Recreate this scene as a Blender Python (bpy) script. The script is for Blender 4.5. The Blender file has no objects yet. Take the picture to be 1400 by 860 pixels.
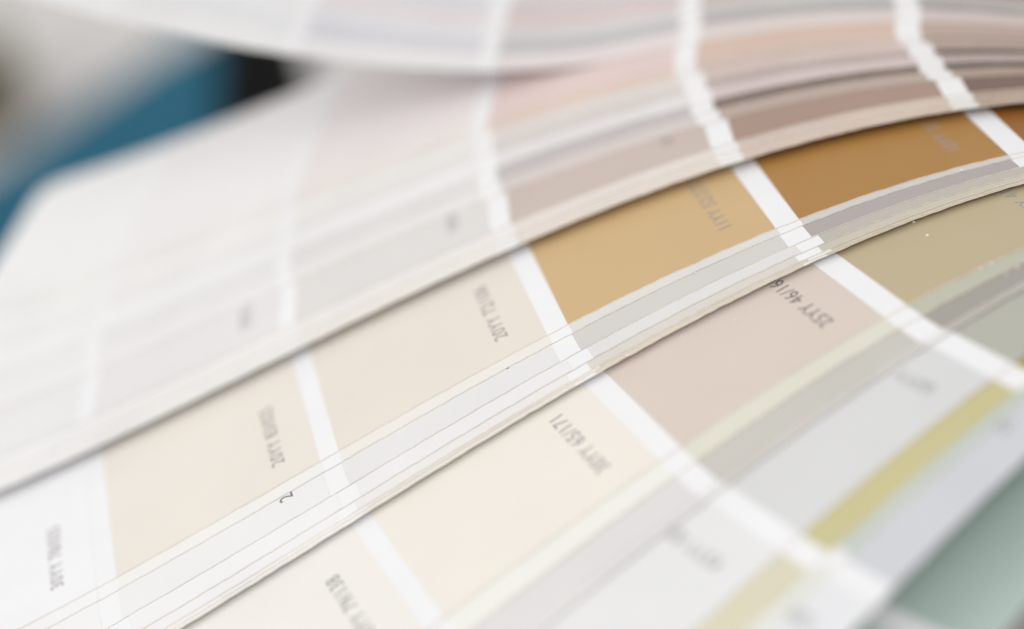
import bpy, math, random
from math import sin, cos, radians, hypot, pi
from mathutils import Vector, Matrix

# ---------------------------------------------------------------- camera, light, exposure
sc = bpy.context.scene
COL = sc.collection
MM = 0.001
DZ = 0.3257                                   # height of the deck's datum above the floor
ELEV, ROLL = 0.54881, 0.28328                  # camera pitch down and roll (radians)
LENS = 75.0
FPX = 1400 * LENS / 36                        # focal length in photo pixels
vd = Vector((0, cos(ELEV), -sin(ELEV)))
vx0 = Vector((1, 0, 0)); vy0 = vx0.cross(vd)
vx = cos(ROLL) * vx0 - sin(ROLL) * vy0
vy = sin(ROLL) * vx0 + cos(ROLL) * vy0
CAM = -vd * FPX * 0.1 * MM + Vector((0, 0, DZ))
cd = bpy.data.cameras.new('camera'); cam = bpy.data.objects.new('camera', cd); COL.objects.link(cam)
M3 = Matrix((vx, vy, -vd)).transposed()
cam.matrix_world = Matrix.Translation(CAM) @ M3.to_4x4()
cd.lens = LENS; cd.sensor_width = 36; cd.clip_start = 0.01; cd.clip_end = 60
cd.dof.use_dof = True; cd.dof.focus_distance = 0.2755; cd.dof.aperture_fstop = 5.3
sc.camera = cam

w = bpy.data.worlds.new('World'); sc.world = w; w.use_nodes = True
bg = w.node_tree.nodes['Background']
bg.inputs[0].default_value = (1.0, 0.993, 0.982, 1); bg.inputs[1].default_value = 0.68

def area(name, loc, target, size, power, color):
    l = bpy.data.lights.new(name, 'AREA'); l.shape = 'RECTANGLE'; l.size, l.size_y = size; l.energy = power; l.color = color
    o = bpy.data.objects.new(name, l); COL.objects.link(o); o.location = loc
    o.rotation_euler = (Vector(target) - Vector(loc)).to_track_quat('-Z', 'Y').to_euler()
    return o
area('window_light', (-2.5, 0.75, 1.85), (0, 0.02, DZ), (2.2, 1.6), 30.0, (1.0, 0.985, 0.965))
area('front_fill', (0.5, -1.9, 2.6), (-0.02, 0.02, DZ), (2.6, 1.8), 30.0, (1.0, 0.99, 0.97))  # added fill lamp, brightens card rims and the gap under the curled cards

sc.view_settings.view_transform = 'Standard'; sc.view_settings.look = 'None'
sc.view_settings.exposure = 0.0; sc.view_settings.gamma = 1.0
sc.render.engine = 'CYCLES'

# ---------------------------------------------------------------- materials
def lin(c):
    c = c / 255
    return c / 12.92 if c <= 0.04045 else ((c + 0.055) / 1.055) ** 2.4
GAIN = 1.0
_mats = {}
def mat(rgb, rough=0.5, spec=0.35, mott=0.012, bump=0.10, scale=2600, sheen=0):
    key = (tuple(rgb), rough, spec, mott, bump, scale)
    if key in _mats: return _mats[key]
    m = bpy.data.materials.new('paint_%d_%d_%d' % tuple(int(v) for v in rgb)); m.use_nodes = True
    nt = m.node_tree; b = nt.nodes['Principled BSDF']
    c = [min(lin(v) * GAIN, 0.92) for v in rgb]
    tc = nt.nodes.new('ShaderNodeTexCoord')
    n = nt.nodes.new('ShaderNodeTexNoise'); n.inputs['Scale'].default_value = 90; n.inputs['Detail'].default_value = 6
    r = nt.nodes.new('ShaderNodeMapRange'); r.inputs[1].default_value = .3; r.inputs[2].default_value = .7
    r.inputs[3].default_value = 1 - mott * 1.6; r.inputs[4].default_value = 1 + mott
    mx = nt.nodes.new('ShaderNodeVectorMath'); mx.operation = 'SCALE'; mx.inputs[0].default_value = c
    n2 = nt.nodes.new('ShaderNodeTexNoise'); n2.inputs['Scale'].default_value = scale; n2.inputs['Detail'].default_value = 3
    bp = nt.nodes.new('ShaderNodeBump'); bp.inputs['Strength'].default_value = bump; bp.inputs['Distance'].default_value = 0.00006
    L = nt.links.new
    L(tc.outputs['Object'], n.inputs['Vector']); L(tc.outputs['Object'], n2.inputs['Vector'])
    L(n.outputs[0], r.inputs[0]); L(r.outputs[0], mx.inputs['Scale']); L(mx.outputs[0], b.inputs['Base Color'])
    L(n2.outputs[0], bp.inputs['Height']); L(bp.outputs[0], b.inputs['Normal'])
    b.inputs['Roughness'].default_value = rough; b.inputs['Specular IOR Level'].default_value = spec
    _mats[key] = m
    return m
WHITE = (239, 239, 241)
MW = mat(WHITE, 0.5)
MCORE = mat((246, 237, 220), 0.85, 0.1, 0.10, 0.5, 900)
MINK2 = mat((164, 162, 164), 0.6, 0.2)
MINK3 = mat((122, 117, 116), 0.6, 0.2)
MINK = mat((156, 153, 152), 0.6, 0.2)

# ---------------------------------------------------------------- setting
def link(name, verts, faces, mats, parent=None, smooth=False, mi=None):
    me = bpy.data.meshes.new(name); me.from_pydata(verts, [], faces); me.validate(); me.update()
    for m in (mats if isinstance(mats, (list, tuple)) else [mats]): me.materials.append(m)
    if mi: me.polygons.foreach_set('material_index', mi)
    if smooth: me.polygons.foreach_set('use_smooth', [True] * len(me.polygons))
    o = bpy.data.objects.new(name, me); COL.objects.link(o)
    if parent: o.parent = parent
    return o
def tag(o, label, cat, group=None):
    o['label'] = label; o['category'] = cat
    if group: o['group'] = group
    return o
def empty(name, loc):
    o = bpy.data.objects.new(name, None); COL.objects.link(o); o.location = loc; o.empty_display_size = 0.02
    return o
def prism(name, pts, z0, z1, m, parent=None, bev=0.0, off=(0, 0, 0)):
    n = len(pts)
    v = [(x - off[0], y - off[1], z0 - off[2]) for x, y in pts] + [(x - off[0], y - off[1], z1 - off[2]) for x, y in pts]
    f = [tuple(reversed(range(n))), tuple(range(n, 2 * n))] + [(i, (i + 1) % n, n + (i + 1) % n, n + i) for i in range(n)]
    o = link(name, v, f, m, parent)
    if bev:
        b = o.modifiers.new('bevel', 'BEVEL'); b.width = bev; b.segments = 4
    return o
def rect(x0, x1, y0, y1): return [(x0, y0), (x1, y0), (x1, y1), (x0, y1)]

MFLOOR = mat((212, 209, 207), 0.8, 0.2, 0.05, 0.3, 300)
fl = link('floor', [(-6, -6, 0), (6, -6, 0), (6, 6, 0), (-6, 6, 0)], [(0, 1, 2, 3)], MFLOOR); fl['kind'] = 'structure'
TT = 0.300
MT = mat((196, 194, 190), 0.6, 0.3, 0.03, 0.2, 500)
tb = empty('coffee_table', (0.1, -0.2, 0)); tag(tb, 'plain pale low table under the fanned paint cards', 'table')
prism('table_top', rect(-0.35, 0.55, -0.50, 0.098), TT - 0.022, TT, MT, tb, 0.003, (0.1, -0.2, 0))
for x in (-0.31, 0.51):
    for y in (-0.46, 0.058):
        prism('leg', rect(x - .02, x + .02, y - .02, y + .02), 0, TT - 0.022, MT, tb, 0.002, (0.1, -0.2, 0))

def ray(px, py): return vd + (px - 700) / FPX * vx - (py - 430) / FPX * vy
def onz(px, py, z):
    r = ray(px, py); t = (z - CAM.z) / r.z; p = CAM + t * r
    return (p.x, p.y)

# things lying beyond the table, far out of focus
def slab(name, pix, z0, z1, rgb, bev, label, cat, parts=None, rough=.6):
    pts = [onz(x, y, z1) for x, y in pix]
    a = sum((pts[i][0] * pts[(i + 1) % len(pts)][1] - pts[(i + 1) % len(pts)][0] * pts[i][1]) for i in range(len(pts)))
    if a < 0: pts.reverse()
    o = prism(name, pts, z0, z1, mat(rgb, rough, .04, .05, .3, 300), None, bev)
    return tag(o, label, cat)
slab('cloth_bound_book', [(-150, 318), (222, 66), (310, 20), (308, 330), (-150, 560)], 0.0, 0.055, (42, 98, 121), 0.004,
     'blurred teal blue book behind the rounded white card corner', 'book')
slab('equipment_case', [(292, 20), (406, 34), (416, 330), (282, 330)], 0.0, 0.190, (4, 5, 5), 0.004,
     'blurred black case between the blue book and the curled top cards', 'case')
slab('wooden_block', [(-90, 40), (2, 30), (0, 90), (-90, 130)], 0.0, 0.04, (104, 94, 70), 0.004,
     'blurred olive brown block at the far upper left edge', 'block')

# ---------------------------------------------------------------- the fanned deck
PX, PY = 161.088, 20.261                       # pivot of the deck (mm)
A0, A1, A2 = -1.94339, -1.24875, 1.21248
R0 = hypot(PX, PY)
HW = 20.37                                     # half the width of a card
END = 252.5
def Zr(r):
    t = (max(r, 80.0) - R0) / 100
    z = 10 * (A0 * t + A1 * t * t + A2 * t ** 3)
    if r < 80:
        s = 0.1 * (A0 + 2 * A1 * t + 3 * A2 * t * t)
        z += s * (r - 80) * (1 - (80 - r) / 200)
    return z
BAND = [(224.40, 227.40), (191.29, 194.03), (157.62, 160.64), (124.66, 127.97), (91.83, 95.33), (58.9, 62.4), (26.0, 29.5)]

class Card:
    def __init__(s, th, h, du=0.0, lift=None, seed=0, thick=0.13):
        s.th = radians(th); s.h = h; s.du = du; s.lift = lift; s.thick = thick
        s.di = (cos(s.th), sin(s.th)); s.no = (-sin(s.th), cos(s.th))
        rnd = random.Random(seed); s.rnd = rnd
        s.ph = [rnd.uniform(0, 6.28) for _ in range(8)]
        s.wob = rnd.uniform(-.04, .04)
        # arc length along a lifted card -> horizontal distance from the pivot
        s.tab = [0.0]
        if lift:
            a = 0.0
            for u in range(0, 300):
                d = lift(u + 1) - lift(u); a += math.sqrt(1 + d * d); s.tab.append(a)
    def hor(s, u):
        if not s.lift: return u
        for i in range(len(s.tab) - 1):
            if s.tab[i + 1] >= u:
                return i + (u - s.tab[i]) / (s.tab[i + 1] - s.tab[i])
        return 299
    def edge(s, u, side):
        p = s.ph
        j = 0.035 * sin(u * .9 + p[0]) + 0.03 * sin(u * 2.3 + p[1] + side) + 0.02 * sin(u * 5.1 + p[2]) + 0.10 * sin(u * .045 + p[3])
        wv = HW + j + 0.035 * (((math.sin(u * 127.1 + p[5] * 31 + side * 7.7) * 43758.5453) % 1) - .5)
        rr = 5.0
        for e0, sg in ((END, 1), (-13.0, -1)):
            d = (e0 - u) * sg
            if d < rr:
                wv -= rr - math.sqrt(max(rr * rr - (rr - d) ** 2, 0))
        return wv
    def pt(s, u, v, dz=0.0):
        uh = s.hor(u)
        x = PX + s.di[0] * uh + s.no[0] * v; y = PY + s.di[1] * uh + s.no[1] * v
        z = Zr(hypot(x - PX, y - PY)) + s.h + dz
        pass
        if s.lift: z += s.lift(hypot(x - PX, y - PY))
        return (x * MM, y * MM, z * MM + DZ)
VS = [-1, -.985, -.5, 0, .5, .985, 1]
def stations(u0, u1, step=3.2):
    n = max(2, int((u1 - u0) / step) + 1)
    return [u0 + (u1 - u0) * i / n for i in range(n + 1)]
def card_mesh(c, name):
    us = stations(-13, END - 5.0, 0.8) + [END - 5 + 5 * sin(pi / 2 * k / 8) for k in range(1, 9)]
    us = [-13 + 5 * (1 - cos(pi / 2 * k / 5)) for k in range(5)] + [u for u in us if u > -8.01]
    nv = len(VS); top = []; bot = []
    for u in us:
        e1 = c.edge(u, 0); e2 = c.edge(u, 1)
        for v in VS:
            vv = v * (e1 if v > 0 else e2)
            top.append(c.pt(u, vv)); bot.append(c.pt(u, vv, -c.thick))
    N = len(top); f = []; mi = []
    for i in range(len(us) - 1):
        for j in range(nv - 1):
            a = i * nv + j
            f.append((a, a + 1, a + nv + 1, a + nv)); mi.append(0)
            f.append((N + a, N + a + nv, N + a + nv + 1, N + a + 1)); mi.append(0)
        a = i * nv
        f.append((a, a + nv, N + a + nv, N + a)); mi.append(1)
        a = i * nv + nv - 1
        f.append((a, N + a, N + a + nv, a + nv)); mi.append(1)
    for i in (0, len(us) - 1):
        for j in range(nv - 1):
            a = i * nv + j; f.append((a, a + 1, N + a + 1, N + a)); mi.append(1)
    return link(name, top + bot, f, [MW, MCORE], None, False, mi)
def patch(c, parent, u0, u1, rgb):
    us = stations(max(u0, -13), min(u1, END - 5), 0.8)
    if u1 > END - 5: us += [END - 5 + 4.97 * sin(pi / 2 * k / 8) for k in range(1, 9)]
    nv = len(VS); vs = []; f = []
    for u in us:
        e1 = c.edge(u, 0) - .03; e2 = c.edge(u, 1) - .03
        for v in VS: vs.append(c.pt(u, v * (e1 if v > 0 else e2), 0.022))
    for i in range(len(us) - 1):
        for j in range(nv - 1):
            a = i * nv + j; f.append((a, a + 1, a + nv + 1, a + nv))
    o = link('colour_patch', vs, f, mat(rgb, 0.46), parent)
    return o
_tc = {}
def text_mesh(s):
    if s in _tc: return _tc[s]
    cu = bpy.data.curves.new('t', 'FONT'); cu.body = s; cu.size = 2.75; cu.resolution_u = 3; cu.space_character = 1.08
    ob = bpy.data.objects.new('t', cu); COL.objects.link(ob)
    dg = bpy.context.evaluated_depsgraph_get(); dg.update()
    me = ob.evaluated_get(dg).to_mesh()
    d = ([tuple(v.co) for v in me.vertices], [tuple(p.vertices) for p in me.polygons])
    ob.evaluated_get(dg).to_mesh_clear()
    bpy.data.objects.remove(ob); bpy.data.curves.remove(cu)
    _tc[s] = d
    return d
def lettering(c, parent, u0, s, ink):
    vs, f = text_mesh(s)
    pts = [c.pt(u0 + 4.6 + y, 16.2 - x * 0.93, 0.034) for x, y, z in vs]
    return link('lettering', pts, f, ink, parent)

def make_card(th, h, cols, label, du=0.0, codes=None, lift=None, group='cards of the fanned paint deck', seed=[0]):
    seed[0] += 1
    c = Card(th, h, du, lift, seed[0], 0.085 if 184 < th < 188 else 0.13)
    o = card_mesh(c, 'swatch_card'); tag(o, label, 'paint card', group)
    edges = [END + 1] + [x for b in BAND for x in (b[1] + du, b[0] + du)] + [-14]
    for k in range(6):
        u1, u0 = edges[2 * k], edges[2 * k + 1]
        if cols[k] is None: continue
        p = patch(c, o, u0, u1, cols[k])
        if codes and codes[k]: lettering(c, p, u0, codes[k], MINK2 if (th > 200 or th < 170) else MINK3 if codes[k][:2] == '25' else MINK)
    return o, c

def mix(a, b, t): return tuple(x + (y - x) * t for x, y in zip(a, b))
W0 = (240, 240, 242)

# bottom to top: (edge angle, height, patch colours from the free end to the pivot, label, shift, codes)
make_card(212.5, -6.4, [(214, 224, 221), (208, 221, 217), (196, 211, 206), (178, 195, 189), (160, 180, 173), (140, 165, 158)],
          'pale green paint card in the dark shadow, lowest of the deck', 1.5)
make_card(209.09, 0.0, [(238, 239, 241), (236, 237, 240), (229, 230, 233), (205, 208, 213), (184, 192, 202), (160, 170, 182)],
          'pale blue grey paint card with the dark shadowed outer edge', 2.6,
          [None, '50BG 83/009', '50BG 76/023', '50BG 64/028', None, None])
make_card(206.55, 0.17, [(236, 237, 234), (233, 235, 231), (226, 228, 223), (196, 204, 197), (170, 180, 170), (140, 150, 140)],
          'thin pale sage strip of a card between yellow and blue grey', 1.2)
make_card(205.75, 0.34, [(236, 235, 226), (226, 223, 206), (215, 211, 186), (200, 193, 146), (168, 152, 78), (140, 122, 60)],
          'yellow edged paint card next to the light grey card', 2.2)
make_card(204.12, 0.52, [(238, 238, 239), (235, 235, 236), (229, 229, 230), (216, 216, 217), (180, 180, 170), (150, 150, 138)],
          'light grey paint card with blurred code above the yellow strip', 1.8,
          [None, '60YY 83/062', '45YY 83/062', '60YY 71/034', '60YY 48/055', None])
make_card(199.4, 0.85, [(238, 238, 240), (236, 236, 238), (228, 227, 230), (208, 206, 205), (186, 184, 180), (150, 148, 142)],
          'card showing only a hairline rim beside the light grey card', 1.0)
make_card(199.05, 1.02, [(236, 236, 236), (232, 231, 231), (222, 220, 220), (200, 197, 190), (164, 159, 152), (140, 134, 126)],
          'warm grey strip of a card below the lemon strip', 1.2)
make_card(197.3, 1.2, [(240, 240, 236), (238, 238, 231), (236, 236, 230), (221, 219, 206), (190, 189, 172), (160, 158, 138)],
          'pale lemon strip of a card along the pinkish beige card', 0.7)
make_card(196.0, 1.38, [(239, 239, 239), (237, 234, 228), (236, 231, 222), (216, 203, 192), (190, 175, 144), (160, 140, 104)],
          'beige card printed 25YY 46 with a khaki patch to its right', 0.35,
          [None, '30YY 79/138', '30YY 65/171', '25YY 46/160', '20YY 41/165', None])
make_card(188.78, 2.2, [(239, 239, 240), (237, 236, 235), (232, 228, 222), (222, 212, 198), (206, 194, 172), (186, 170, 142)],
          'lowest hairline rim of the stack resting on the beige card', 0.3)
make_card(188.62, 2.36, [(239, 239, 240), (237, 236, 235), (230, 226, 222), (214, 206, 196), (196, 186, 168), (170, 158, 136)],
          'second hairline rim above the beige card', -0.6)
make_card(188.46, 2.52, [(239, 239, 240), (237, 236, 236), (233, 231, 229), (218, 212, 205), (202, 195, 180), (176, 168, 150)],
          'third hairline rim above the beige card', 0.5)
make_card(187.85, 2.65, [(239, 239, 240), (237, 237, 238), (234, 233, 234), (224, 222, 221), (190, 184, 174), (166, 158, 146)],
          'soft white narrow strip just above the hairline rims', -0.7)
make_card(186.85, 2.77, [(238, 238, 239), (234, 234, 235), (229, 228, 229), (210, 208, 204), (176, 168, 166), (150, 142, 140)],
          'mauve grey strip of a card below the gold card', -0.2,
          [None, '25YY 83/021', '25YY 73/029', '25YY 62/038', '25YY 49/041', None])
make_card(185.3, 2.89, [(239, 239, 239), (237, 236, 233), (234, 231, 226), (222, 219, 216), (208, 205, 203), (190, 186, 184)],
          'near white rim of a card touching the gold card edge', -0.9)
make_card(184.6, 3.01, [(240, 240, 242), (232, 226, 217), (229, 222, 211), (206, 176, 131), (172, 128, 70), (150, 98, 42)],
          'gold and tan paint card running through the middle', -1.05,
          [ '30YY 78/035', '20YY 83/025', '20YY 72/106', '11YY 52/277', '10YY 35/470', None])
# upper pile
pile = [(176.85, (224, 208, 194)), (176.55, (228, 218, 210)), (176.25, (222, 208, 200)), (175.95, (230, 222, 218)), (175.65, (226, 214, 208))]
ord_ = ['lowest', 'second', 'third', 'fourth', 'topmost']
for i, (t, rgb) in enumerate(pile):
    make_card(t, 4.60 + .17 * i, [W0, mix(W0, rgb, .12), mix(W0, rgb, .3), mix(W0, rgb, .75), mix(rgb, (190, 165, 150), .45), (170, 145, 130)],
              '%s cream rim of the blurred stack over the gold card' % ord_[i], -1.1 + random.Random(i).uniform(-.25, .25))
make_card(175.08, 5.48, [(232, 231, 232), (228, 226, 226), (222, 219, 217), (200, 186, 178), (168, 142, 129), (124, 100, 90)],
          'mauve brown card just above the cream rims', -1.1,
          [None, '10YR 83/015', '10YR 75/034', '10YR 56/070', '10YR 28/072', None])
make_card(171.78, 5.65, [(236, 236, 237), (233, 232, 233), (229, 227, 227), (212, 202, 200), (186, 167, 157), (172, 148, 136)],
          'tan pink strip of a card directly above the mauve brown card', -1.2)
make_card(170.48, 5.82, [(233, 233, 234), (229, 228, 229), (222, 220, 220), (194, 187, 187), (126, 110, 101), (98, 83, 76)],
          'dark taupe strip of a card in the upper stack', -1.0)
make_card(169.08, 5.99, [(239, 239, 240), (237, 237, 238), (235, 234, 235), (226, 222, 223), (210, 194, 194), (184, 164, 162)],
          'pale pink strip of a card above the dark taupe strip', -1.4)
make_card(167.58, 6.16, [(236, 236, 236), (233, 232, 232), (229, 228, 227), (212, 206, 204), (182, 168, 164), (108, 92, 86)],
          'greyish pink strip of a card under the wide white card', -1.2)
make_card(166.38, 6.33, [(239, 239, 239), (237, 236, 236), (234, 232, 231), (222, 215, 213), (208, 190, 186), (176, 152, 144)],
          'rosy white strip of a card touching the wide white card', -1.3)
make_card(165.18, 6.50, [(238, 238, 239), (237, 236, 237), (234, 230, 229), (224, 207, 204), (208, 186, 178), (168, 146, 138)],
          'wide white card with a rounded corner and a pink patch', -0.6,
          [None, '30RR 83/005', '90YR 83/026', '10YR 71/086', '30YR 59/128', None])
# the curled sheaf on top
def lift_fn(k):
    def f(u):
        t = max(0.0, u - 136.0)
        return k * 0.0108 * t * t / (1 + t / 85)
    return f
sheaf = [(164.8, [(238, 238, 238), (236, 235, 235), (234, 229, 227), (223, 201, 190), (206, 186, 180), (160, 140, 132)], 'pinkish strip of a card lying flat on the wide white card', 1.0),
         (164.0, [(238, 238, 238), (236, 234, 234), (233, 226, 225), (224, 203, 200), (211, 187, 172), (186, 164, 154)], 'peach strip of a card lying flat under the curled sheaf', 1.01),
         (161.0, [(238, 238, 239), (236, 235, 236), (232, 230, 231), (228, 218, 218), (220, 208, 206), (206, 192, 192)], 'light pink lowest card of the curled sheaf', 1.02),
         (158.9, [(236, 236, 238), (230, 230, 233), (214, 213, 220), (190, 190, 192), (176, 172, 172), (158, 152, 152)], 'cool grey second card of the curled sheaf', 1.03),
         (157.2, [(238, 238, 239), (234, 234, 236), (224, 224, 228), (212, 210, 211), (200, 196, 196), (186, 180, 180)], 'silver white third card of the curled sheaf', 1.04),
         (155.6, [(237, 236, 237), (234, 230, 231), (226, 218, 220), (216, 198, 198), (200, 180, 178), (160, 138, 138)], 'dusky pink fourth card of the curled sheaf', 1.05),
         (154.0, [(236, 236, 238), (230, 230, 234), (216, 216, 222), (206, 200, 202), (190, 182, 182), (150, 140, 140)], 'lilac grey fifth card of the curled sheaf', 1.06),
         (152.2, [(238, 238, 239), (235, 234, 235), (230, 226, 227), (218, 206, 206), (196, 180, 178), (170, 150, 148)], 'faint pink card along the top edge of the picture', 1.07),
         (150.2, [(237, 237, 238), (233, 233, 236), (226, 224, 228), (212, 206, 208), (188, 178, 178), (160, 146, 146)], 'uppermost pale lilac card in the top corner', 1.08)]
for i, (t, cols, lab, k) in enumerate(sheaf):
    make_card(t, 6.7 + .17 * i, cols, lab, (-.7 if i < 2 else -2.0) + random.Random(i + 40).uniform(-.3, .3), None, lift_fn(1.0) if i > 1 else None)

# ---------------------------------------------------------------- loose paper crumbs and a few fibres shed by the cut edges
def crumb(px, py, th, h, size, label, seed):
    rnd = random.Random(seed); c = Card(th, h)
    r = ray(px, py); z = c.h
    for _ in range(30):
        p = CAM + r * ((z * MM + DZ - CAM.z) / r.z)
        z = Zr(hypot(p.x / MM - PX, p.y / MM - PY)) + h
    n = 7; vs = []; f = []
    for k in range(n):
        a = 6.283 * k / n; q = size * rnd.uniform(.5, 1.1) * MM
        vs.append((p.x + q * cos(a), p.y + q * .8 * sin(a), p.z + rnd.uniform(.03, .05) * MM))
    vs.append((p.x, p.y, p.z + size * .7 * MM)); vs.append((p.x, p.y, p.z + .028 * MM))
    for k in range(n):
        f.append((k, (k + 1) % n, n)); f.append(((k + 1) % n, k, n + 1))
    o = link('paper_crumb', vs, f, mat((244, 240, 226), .8, .1))
    tag(o, label, 'crumb', 'paper crumbs on the cards')
crumb(1268, 322, 196.0, 1.41, .33, 'tiny white paper crumb lying on the khaki patch', 1)
crumb(1249, 304, 196.0, 1.41, .28, 'tiny cream paper crumb against the hairline rims by the khaki patch', 2)
crumb(1006, 437, 196.0, 1.41, .22, 'faint paper speck on the pinkish beige patch', 3)
crumb(859, 486, 188.78, 2.23, .30, 'cream paper nick on the hairline rim over the pinkish beige patch', 4)
crumb(1356, 360, 197.3, 1.23, .28, 'white paper speck on the lemon strip nearest the khaki patch', 5)
crumb(1391, 366, 199.05, 1.05, .30, 'white paper speck on the warm grey strip at the right edge', 6)
crumb(1376, 376, 199.05, 1.05, .28, 'smaller white paper speck on the warm grey strip', 7)
crumb(1341, 367, 197.3, 1.23, .30, 'second white paper speck along the lemon strip', 8)
crumb(951, 373, 186.85, 2.80, .20, 'white fleck on the grey strip under the tan patch', 9)
crumb(1315, 233, 185.3, 2.92, .28, 'white fleck on the pale rim under the dark gold patch', 10)
